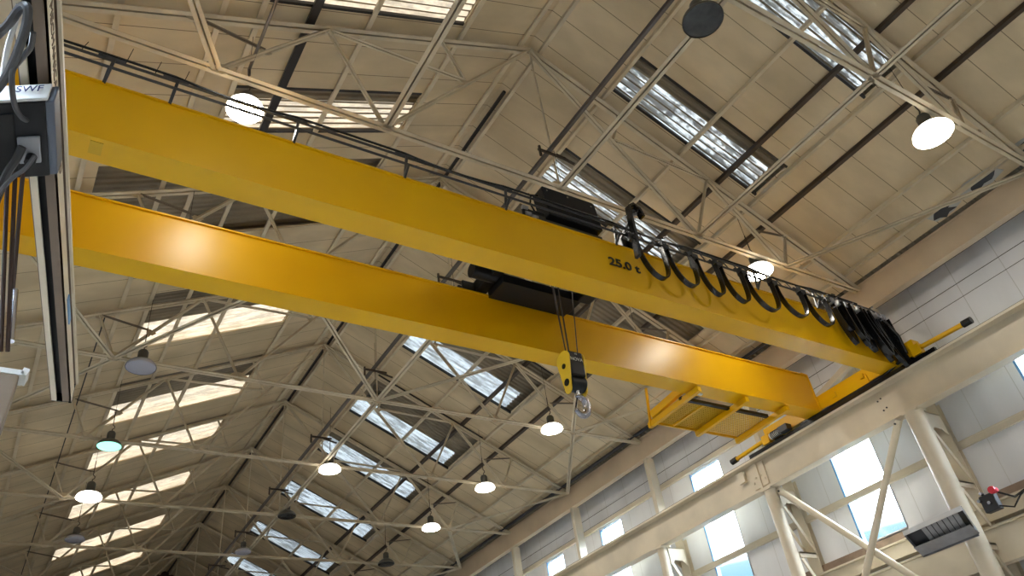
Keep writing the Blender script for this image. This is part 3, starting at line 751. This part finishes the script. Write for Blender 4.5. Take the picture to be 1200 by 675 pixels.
for i, x in enumerate(T):
    c1 = MB().box((x-.09, YF-.07, 9.44), (x+.07, YF+.07, 9.53)); c1.box((x-.02, YF-.01, 9.5), (x+.02, YF+.12, 9.68)); c1.lathe([(0, -.03), (.04, -.03), (.04, .03), (0, .03)], (x-.05, YF+.12, 9.67), 10, 'Y')
    cpart(c1, 'cable_trolley', 'dark_grey')
x = 15.1; k = 0
while x < 17.2:
    rn = random.Random(k); d = rn.uniform(-.1, .12)
    cpart(MB().ribbon(ucurve(x, x+.16+rn.uniform(0, .12), 9.5, 8.66+d-.13*(x-15.1)-.10*(k % 3), YF+rn.uniform(-.12, .12), rn.uniform(.12, .42)), .10, .03), 'cable_loop', smooth=True)
    if k % 2 == 0:
        c1 = MB().box((x-.05, YF-.09, 9.42), (x+.05, YF+.09, 9.56)); cpart(c1, 'cable_trolley', 'grey_metal')
    x += .12; k += 1
cpart(MB().tube([(17.1, YF, 9.5), (17.25, YF, 9.1), (17.3, YF-.05, 8.7), (17.28, YF+.2, 8.42), (17.27, 8.8, 8.32), (17.27, 9.8, 8.32), (17.27, 11.5, 8.32)], .04, 10), 'cable_tail', smooth=True)
cpart(MB().tube([(17.0, YF, 9.5), (17.2, YF-.1, 8.95), (17.28, YF-.05, 8.5)], .05, 10), 'cable_tail', smooth=True)
# shackles that shine
for (x, z) in ((10.0, 9.75), (12.95, 9.55), (14.95, 9.62), (15.1, 9.5), (15.9, 9.62), (16.7, 9.72), (15.5, 9.4), (15.3, 9.62), (15.7, 9.5), (16.2, 9.58), (15.05, 9.3), (16.4, 9.45)):
    cpart(MB().tube([(x-.05, YF-.04, z-.03), (x+.05, YF-.06, z+.02)], .022, 8), 'shackle', 'chrome', True)

# ------------------------------------------------------------------ hoist trolley on the crane
tr = thing('hoist_trolley', 'black hoist trolley with flat cabinet sitting on the two yellow girders', 'hoist trolley', (8.3, 9.8, 9.5))
def tp(mb, name, m='black_paint', parent=None, **k):
    o = mb.build(name, m, parent or tr, **k)
    if parent is None: o.location = (-8.3, -9.8, -9.5)
    return o
cab = tp(MB().prism([(7.42, 9.76), (8.70, 9.76), (8.64, 10.44), (8.60, 10.48), (7.36, 10.48), (7.34, 10.44)], .34, 'Y', 8.42), 'control_cabinet', bevel=.02)
for (x, z) in ((7.45, 10.38), (7.95, 10.38), (8.52, 10.34)):
    tp(MB().lathe([(0, -.012), (.018, -.012), (.018, 0), (0, 0)], (x, 8.42, z), 10, 'Y'), 'cabinet_screw', 'chrome', cab)
tp(MB().box((7.2, 8.62, 9.50), (8.75, 8.95, 9.74)), 'side_frame')
tp(MB().box((7.25, 8.50, 9.56), (8.7, 8.60, 9.66)).box((7.1, 8.45, 9.5), (7.3, 8.7, 9.66)), 'cabinet_support', 'dark_grey')
for x in (7.25, 9.35):
    tp(MB().box((x-.12, 8.5, 9.52), (x+.12, 11.2, 9.82)), 'cross_beam', bevel=.02)
for x in (7.05, 9.5):
    for y in (G1+.22, G2y+.22):
        tp(MB().lathe([(0, -.05), (.15, -.05), (.15, -.035), (.12, -.03), (.12, .03), (.15, .035), (.15, .05), (0, .05)], (x, y, 9.62), 24, 'Y'), 'wheel', 'dark_grey', smooth=True)
        tp(MB().box((x-.2, y-.12, 9.55), (x+.2, y-.06, 9.8)).box((x-.2, y+.06, 9.55), (x+.2, y+.12, 9.8)), 'wheel_housing', bevel=.02)
dr = tp(MB().lathe([(0, -.95), (.30, -.95), (.30, -.9), (.25, -.9), (.25, .75), (.30, .75), (.30, .8), (0, .8)], (8.45, 9.75, 9.62), 32, 'X'), 'rope_drum', 'black_paint', smooth=True)
dg = MB()
for k in range(40): dg.lathe([(.25, -.012), (.262, 0), (.25, .012)], (7.65+k*.038, 9.75, 9.62), 24, 'X')
tp(dg, 'rope_winding', 'rope_steel', dr, smooth=True)
tp(MB().box((7.35, 10.15, 9.35), (9.25, 10.75, 9.55)).box((7.35, 8.95, 9.40), (9.25, 9.3, 9.6)), 'deck_frame')
tp(MB().tube([(6.75, 10.35, 9.62), (7.3, 10.35, 9.62)], .16, 20), 'travel_motor', 'black_paint', smooth=True)
tp(MB().box((9.2, 9.35, 9.35), (9.55, 10.2, 9.95)), 'gearbox', 'black_paint', bevel=.04)
tp(MB().bar((8.9, 9.3, 9.2), (9.6, 9.0, 9.75), .05, .03).bar((8.85, 9.35, 9.18), (8.87, 9.35, 9.4), .06, .08), 'rope_guide', 'grey_metal')
tp(MB().tube([(7.2, 8.55, 9.75), (7.05, 8.5, 9.95), (7.1, 8.5, 10.2), (7.3, 8.55, 10.3)], .018, 8), 'cable_whip', 'black_rubber', smooth=True)
for (x, y, z) in ((6.95, 8.5, 9.66), (7.08, 8.48, 9.6), (6.9, 8.5, 9.8)):
    tp(MB().lathe([(0, -.06), (.045, -.06), (.045, .06), (0, .06)], (x, y, z), 12, 'X'), 'cable_gland', 'grey_metal', smooth=True)
# towing arm with hanging flat cable
tp(MB().bar((9.3, 8.7, 9.8), (9.25, 7.98, 10.15), .05, .05), 'towing_arm', 'dark_grey')
tp(MB().ribbon([(9.42, 7.98, 10.0), (9.36, 7.98, 10.2), (9.22, 7.98, 10.27), (9.10, 7.98, 10.18), (9.07, 7.98, 9.9), (9.05, 7.98, 9.4), (8.98, 7.98, 8.85)], .13, .06), 'towing_cable', 'black_rubber', smooth=True)
tp(MB().bar((9.05, 8.05, 9.95), (9.55, 8.05, 10.25), .06, .05), 'cable_clamp', 'grey_metal')

# hoist ropes and hook block
HB = (8.25, 9.65, 7.08)
for i, (xa, ya, xb, yb) in enumerate(((8.02, 9.5, 8.09, 9.55), (8.2, 9.5, 8.17, 9.55), (8.30, 9.78, 8.26, 9.75), (8.42, 9.78, 8.32, 9.75), (8.62, 9.55, 8.40, 9.6))):
    o = MB().tube([(xa, ya, 9.5), (xb, yb, 7.45)], .011, 6).build('hoist_rope', 'rope_steel')
    tag(o, ['leftmost steel rope down to the hook block', 'second steel rope from the left down to the hook block', 'middle steel rope down to the hook block',
            'second steel rope from the right down to the hook block', 'rightmost steel rope down to the hook block'][i], 'rope', 'steel ropes of the hoist')
hb = thing('hook_block', 'black and yellow hook block with steel hook, hanging below the girders', 'hook block', HB)
def cheek(x0):
    n = 14; poly = []
    for i in range(n+1):
        t = PI*i/n; poly.append((.20*math.cos(t), .27+.17*math.sin(t)))
    for i in range(n+1):
        t = PI+PI*i/n; poly.append((.10*math.cos(t) - .0, -.33+.11*math.sin(t)))
    return MB().prism([(a, b) for a, b in poly], .02, 'X', x0)
for x0 in (-.185, .165):
    ck = cheek(x0).build('cheek_plate', 'yellow_bright', hb)
    for (z, r) in ((.13, .05), (-.21, .07)):
        MB().lathe([(0, -.014), (r, -.014), (r, 0), (0, 0)] if x0 < 0 else [(0, .02), (r, .02), (r, .034), (0, .034)], (x0, 0, z), 20, 'X').build('pin_cover', 'black_paint', ck)
ho = MB().box((-.163, -.17, -.12), (.163, .17, .40)).build('housing', 'black_paint', hb, bevel=.03)
MB().lathe([(0, -.16), (.155, -.16), (.155, .16), (0, .16)], (0, 0, -.22), 28, 'X').build('sheave_guard', 'black_paint', hb, True)
text('NOVA', 'lettering', .10, 'text_white', ho, (0, -.175, .22), (PI/2, 0, 0), .003)
text('1/2', 'lettering', .05, 'text_white', ho, (0, -.175, .34), (PI/2, 0, 0), .003)
MB().tube([(0, 0, -.36), (0, 0, -.47)], .05, 16).build('hook_shank', 'chrome', hb, True)
hk = []
for i in range(17):
    t = math.radians(100 - i*16.5); hk.append((.03+.14*math.cos(t), 0, -.66+.19*math.sin(t)))
hk = [(0, 0, -.45)]+hk
MB().tube(hk, [.04]+[.045+.03*math.sin(PI*min(1, i/14)) for i in range(16)]+[.012], 14).build('hook', 'chrome', hb, True)
MB().tube([(-.02, 0, -.5), (-.10, 0, -.72)], .012, 8).build('safety_latch', 'black_paint', hb)

# ------------------------------------------------------------------ near boom with hoist, top left
def onz(px, z):   # a measured direction carried to height z
    v = r2*((px[0]-600)/CF) + u2*(-(px[1]-337.5)/CF) + fw
    return v*(z/v.z)
d = r2*((121-600)/CF) + u2*(-(1087-337.5)/CF) + fw
d = Vector((d.x, d.y, 0)).normalized(); side = Vector((d.y, -d.x, 0))
ENDP = onz((72, 470), 3.4)
bo = thing('boom', 'cream lettered crane boom with slotted underside, pointing away at the left edge', 'boom', tuple(ENDP))
A = -d*5.6; Bv = Vector((0, 0, 0))
def bb(name, m, w, h, ox, oz, **k):
    return MB().bar(A, Bv, w, h, (ox, oz)).build(name, m, bo, **k)
WB = .14
bb('track_lip', 'boom_cream', .035, .02, -WB/2+.018, .01); bb('track_lip', 'boom_brown', .062, .02, WB/2-.032, .01)
bb('slot_lining', 'black_paint', .125, .01, 0, .075)
bb('track_side', 'boom_brown', .012, .09, -WB/2, .05)
webm = bb('web', 'boom_cream', .014, .12, WB/2-.007, .06)
bb('recess', 'boom_brown', .02, .05, WB/2-.03, .145)
bb('top_flange', 'boom_brown', .15, .012, .005, .172); bb('flange_edge', 'boom_cream', .016, .03, WB/2+.012, .172)
MB().bar(Bv, d*.012, WB, .1, (0, .05)).build('end_cap', 'black_paint', bo)
MB().bar(Bv, d*.014, .022, .19, (WB/2-.01, .09)).build('end_stop', 'black_paint', bo)
MB().bar(-d*1.35+side*(WB/2+.004), -d*1.05+side*(WB/2+.004), .008, .05, (0, .07)).build('blue_tag', 'blue_frame', bo)
ang = math.atan2(d.y, d.x)
tm = Matrix((d, Vector((0, 0, 1)), d.cross(Vector((0, 0, 1))))).transposed().to_4x4()
t = text('MECHANICAL SERVICES LTD', 'lettering', .075, 'boom_brown', webm, (0, 0, 0), (0, 0, 0), .002)
t.matrix_local = Matrix.Translation(-d*3.15 + side*(WB/2+.001) + Vector((0, 0, .062))) @ tm @ Matrix.Diagonal((1.2, 1, 1, 1))
t['label'] = 'brown lettering along the boom'

ZHB = 3.22
n0 = onz((0, 122), ZHB); n1 = onz((56, 119), ZHB); f1 = onz((61, 206), ZHB)
f0 = onz((0, 211), ZHB)
hx = thing('chain_hoist', 'dark hoist housing marked SWF under the boom at the left edge', 'hoist', tuple(n1))
ex = (n1-n0).normalized(); ey = (f1-n1).normalized(); LX = (n1-n0).length; LY = (f1-n1).length
def hp(a, b, z): v = ex*a + ey*b; return (v.x, v.y, z)
def hbox(name, m, a0, a1, b0, b1, z0, z1, parent=hx, bevel=.006):
    p = [hp(a, b, z) for z in (z0, z1) for a, b in ((a0, b0), (a1, b0), (a1, b1), (a0, b1))]
    return MB().add(p, [(0,3,2,1),(4,5,6,7),(0,1,5,4),(1,2,6,5),(2,3,7,6),(3,0,4,7)]).build(name, m, parent, bevel=bevel)
hbox('housing', 'black_paint', -LX-.3, -.012, 0, LY, 0, .13)
hbox('front_plate', 'white_plastic', -LX-.3, .0, -.02, .0, .004, .115)
hbox('side_strip', 'slate', -.012, .03, .0, LY-.01, -.002, .115)
hbox('bottom_cover', 'black_paint', -LX-.2, -.16, .06, LY-.05, -.01, 0)
fp = hbox('socket_plate', 'grey_metal', -.155, -.045, LY*.42, LY*.78, -.014, 0)
pc_ = hp(-.09, LY*.68, 0)
MB().lathe([(0, -.05), (.026, -.05), (.026, 0), (0, 0)], (pc_[0], pc_[1], -.012), 18).build('plug', 'black_paint', fp, True)
angx = math.atan2(ex.y, ex.x); nrm = Vector((ex.y, -ex.x, 0)) 
tl_ = Vector(hp(-LX*.42, -.02, .064)) + nrm*.012
t = text('SWF', 'lettering', .062, 'text_blue', hx, tuple(tl_), (PI/2, 0, angx), .001, sx=1.05)
def cable(pts, r, m, label, name='hoist_cable'):
    P = [onz(p, z) for p, z in pts]
    # smooth the path
    Q = []
    for i in range(len(P)-1):
        a = P[max(i-1, 0)]; b = P[i]; c = P[i+1]; dd = P[min(i+2, len(P)-1)]
        for k in range(6):
            t = k/6; Q.append(0.5*((2*b)+(c-a)*t+(2*a-5*b+4*c-dd)*t*t+(3*b-a-3*c+dd)*t**3))
    Q.append(P[-1])
    return tag(MB().tube(Q, r, 8).build(name, m, None, True), label, 'cable', 'cables on the near hoist')
cable([((-10, 48), 3.35), ((10, 28), 3.35), ((24, 9), 3.35), ((32, 8), 3.32), ((32, 22), 3.3), ((26, 45), 3.25), ((16, 72), 3.22), ((4, 95), 3.2), ((-8, 110), 3.2)], .02, 'grey_cable', 'thick dark grey cable arching over the top of the near hoist')
cable([((39, 38), 3.3), ((36, 55), 3.28), ((24, 70), 3.24), ((15, 82), 3.2), ((14, 100), 3.16), ((17, 122), 3.15), ((24, 136), 3.16), ((31, 141), 3.2)], .013, 'grey_cable', 'grey cable curving down across the plate marked SWF')
cable([((22, 5), 3.4), ((17, 30), 3.38), ((9, 55), 3.36), ((3, 90), 3.34)], .012, 'white_plastic', 'thin pale cable behind the hoist cables at the left edge')
cable([((41, 182), 3.16), ((30, 197), 3.1), ((15, 208), 3.06), ((0, 225), 3.02), ((-12, 245), 3.0)], .011, 'grey_cable', 'thin grey cable from the socket under the hoist')
cable([((26, 172), 3.18), ((18, 188), 3.14), ((10, 200), 3.12), ((3, 215), 3.1), ((-6, 240), 3.08)], .02, 'dark_grey', 'thick braided dark cable under the hoist')
# ropes and their bottom block
blk_c = onz((4, 452), 2.35)
for i, (pa, pb) in enumerate((((27, 200), (15, 340)), ((18, 200), (9, 412)), ((9, 200), (1, 412)))):
    a = onz(pa, 3.22); b = onz(pb, 2.9 if i == 0 else 2.5)
    tag(MB().tube([a, b], .011, 7).build('hoist_rope', 'rope_brown'), ['right brown rope under the near hoist', 'middle brown rope under the near hoist', 'left brown rope under the near hoist, at the photo edge'][i], 'rope', 'brown ropes of the near hoist')
a = onz((15, 340), 2.9); b = onz((9, 412), 2.5)
bk = thing('bottom_block', 'brown and silver rope block at the left edge below the near hoist', 'hook block', tuple(blk_c))
pts = [onz((-30, 405), 2.5)-blk_c, onz((14, 414), 2.5)-blk_c, onz((18, 418), 2.48)-blk_c]
MB().bar((-.25, 0, .06), (.075, 0, .06), .12, .03).bar((.075, 0, .05), (.085, 0, .09), .12, .03).build('top_plate', 'white_plastic', bk)
MB().prism([(-.25, -.34), (.03, -.34), (.05, -.25), (.06, .045), (-.25, .045)], .12, 'Y', -.06).build('housing', 'boom_brown', bk, bevel=.01)
MB().tube([onz((17, 340), 2.9)-blk_c, onz((12, 400), 2.55)-blk_c], .02, 10).build('rope_clamp', 'chrome', bk, True)

# ------------------------------------------------------------------ grey hood, junction gear at the right column
hd = thing('hood', 'grey ribbed metal hood hanging before the heavy crane column at the lower right', 'hood', (16.8, 8.9, 4.5))
a0 = Vector((-.2, 1.0, .1)); 
def hq(x, y, z): return (x-16.8, y-8.9, z-4.5)
c0 = hq(16.6, 9.62, 4.6); c1 = hq(16.6, 8.18, 4.62); c2 = hq(17.2, 8.38, 4.2); c3 = hq(17.2, 9.74, 4.2)
MB().add([c0, c1, (c1[0], c1[1], c1[2]+.10), (c0[0], c0[1], c0[2]+.10), (c0[0]+.02, c0[1], c0[2]), (c1[0]+.02, c1[1], c1[2]), (c1[0]+.02, c1[1], c1[2]+.1), (c0[0]+.02, c0[1], c0[2]+.1)],
         [(0,1,2,3),(4,7,6,5),(0,4,5,1),(3,2,6,7),(0,3,7,4),(1,5,6,2)]).build('front_lip', 'hood_lip', hd)
up_ = (0.0, 0, .14)
T_ = lambda p: (p[0]+.04, p[1], p[2]+.095)
t0, t1_, t2, t3_ = T_(c0), T_(c1), T_(c2), T_(c3)
MB().add([t0, t1_, t2, t3_], [(0, 1, 2, 3)]).build('back_sheet', 'dark_grey', hd)
MB().add([c0, t0, t3_, c3, c1, t1_, t2, c2], [(0, 1, 2, 3), (4, 7, 6, 5)]).build('end_sheet', 'grey_metal', hd)
MB().add([c3, t3_, t2, c2], [(0, 1, 2, 3)]).build('rear_sheet', 'grey_metal', hd)
for k in range(7):
    f = .3+.55*k/6
    lo = Vector(t0).lerp(Vector(t1_), f); hi = Vector(t3_).lerp(Vector(t2), f)
    MB().bar(lo+Vector((.03, 0, -.02)), lo.lerp(hi, .75)+Vector((0, 0, -.02)), .10, .02).build('rib', 'grey_metal', hd)
lo = Vector(c3).lerp(Vector(c0), .28); hi = Vector(c2).lerp(Vector(c1), .28)
MB().bar(lo, hi, .28, .015, upv=(.55, 0, .8)).build('lower_sheet', 'grey_metal', hd)
MB().bar(hq(16.9, 8.9, 4.62), hq(17.3, 8.75, 4.7), .06, .06).build('mounting_arm', 'dark_steel', hd)

jb = thing('junction_box', 'small dark junction box with red knob and cables beside the grey hood', 'junction box', (17.1, 7.75, 4.75))
MB().box((-.08, -.10, -.25), (.1, .22, .1)).build('box', 'dark_grey', jb, bevel=.02)
MB().lathe([(0, -.16), (.07, -.16), (.08, -.12), (.05, -.09), (.04, 0), (0, 0)], (-.05, -.16, .1), 18, 'X').build('red_knob', 'red_plastic', jb, True)
MB().lathe([(0, -.05), (.05, -.05), (.05, .05), (0, .05)], (-.05, -.16, .1), 14, 'Y').build('knob_collar', 'red_plastic', jb, True)
for k, (y, z) in enumerate(((.1, .12), (.2, .0), (.02, -.1))):
    MB().lathe([(0, -.05), (.035, -.05), (.035, .05), (0, .05)], (-.12, y, z), 12, 'X').build('fitting', 'chrome', jb, True)
MB().tube([(-.05, -.2, .05), (-.03, -.45, -.15), (0, -.8, -.05), (.05, -1.3, -.1), (.1, -2, -.05)], .022, 8).build('supply_cable', 'black_rubber', jb, True)
MB().tube([(-.05, -.1, -.2), (-.03, -.35, -.32), (0, -.55, -.15), (.05, -1.0, .05), (.1, -2, .1)], .018, 8).build('supply_cable', 'black_rubber', jb, True)
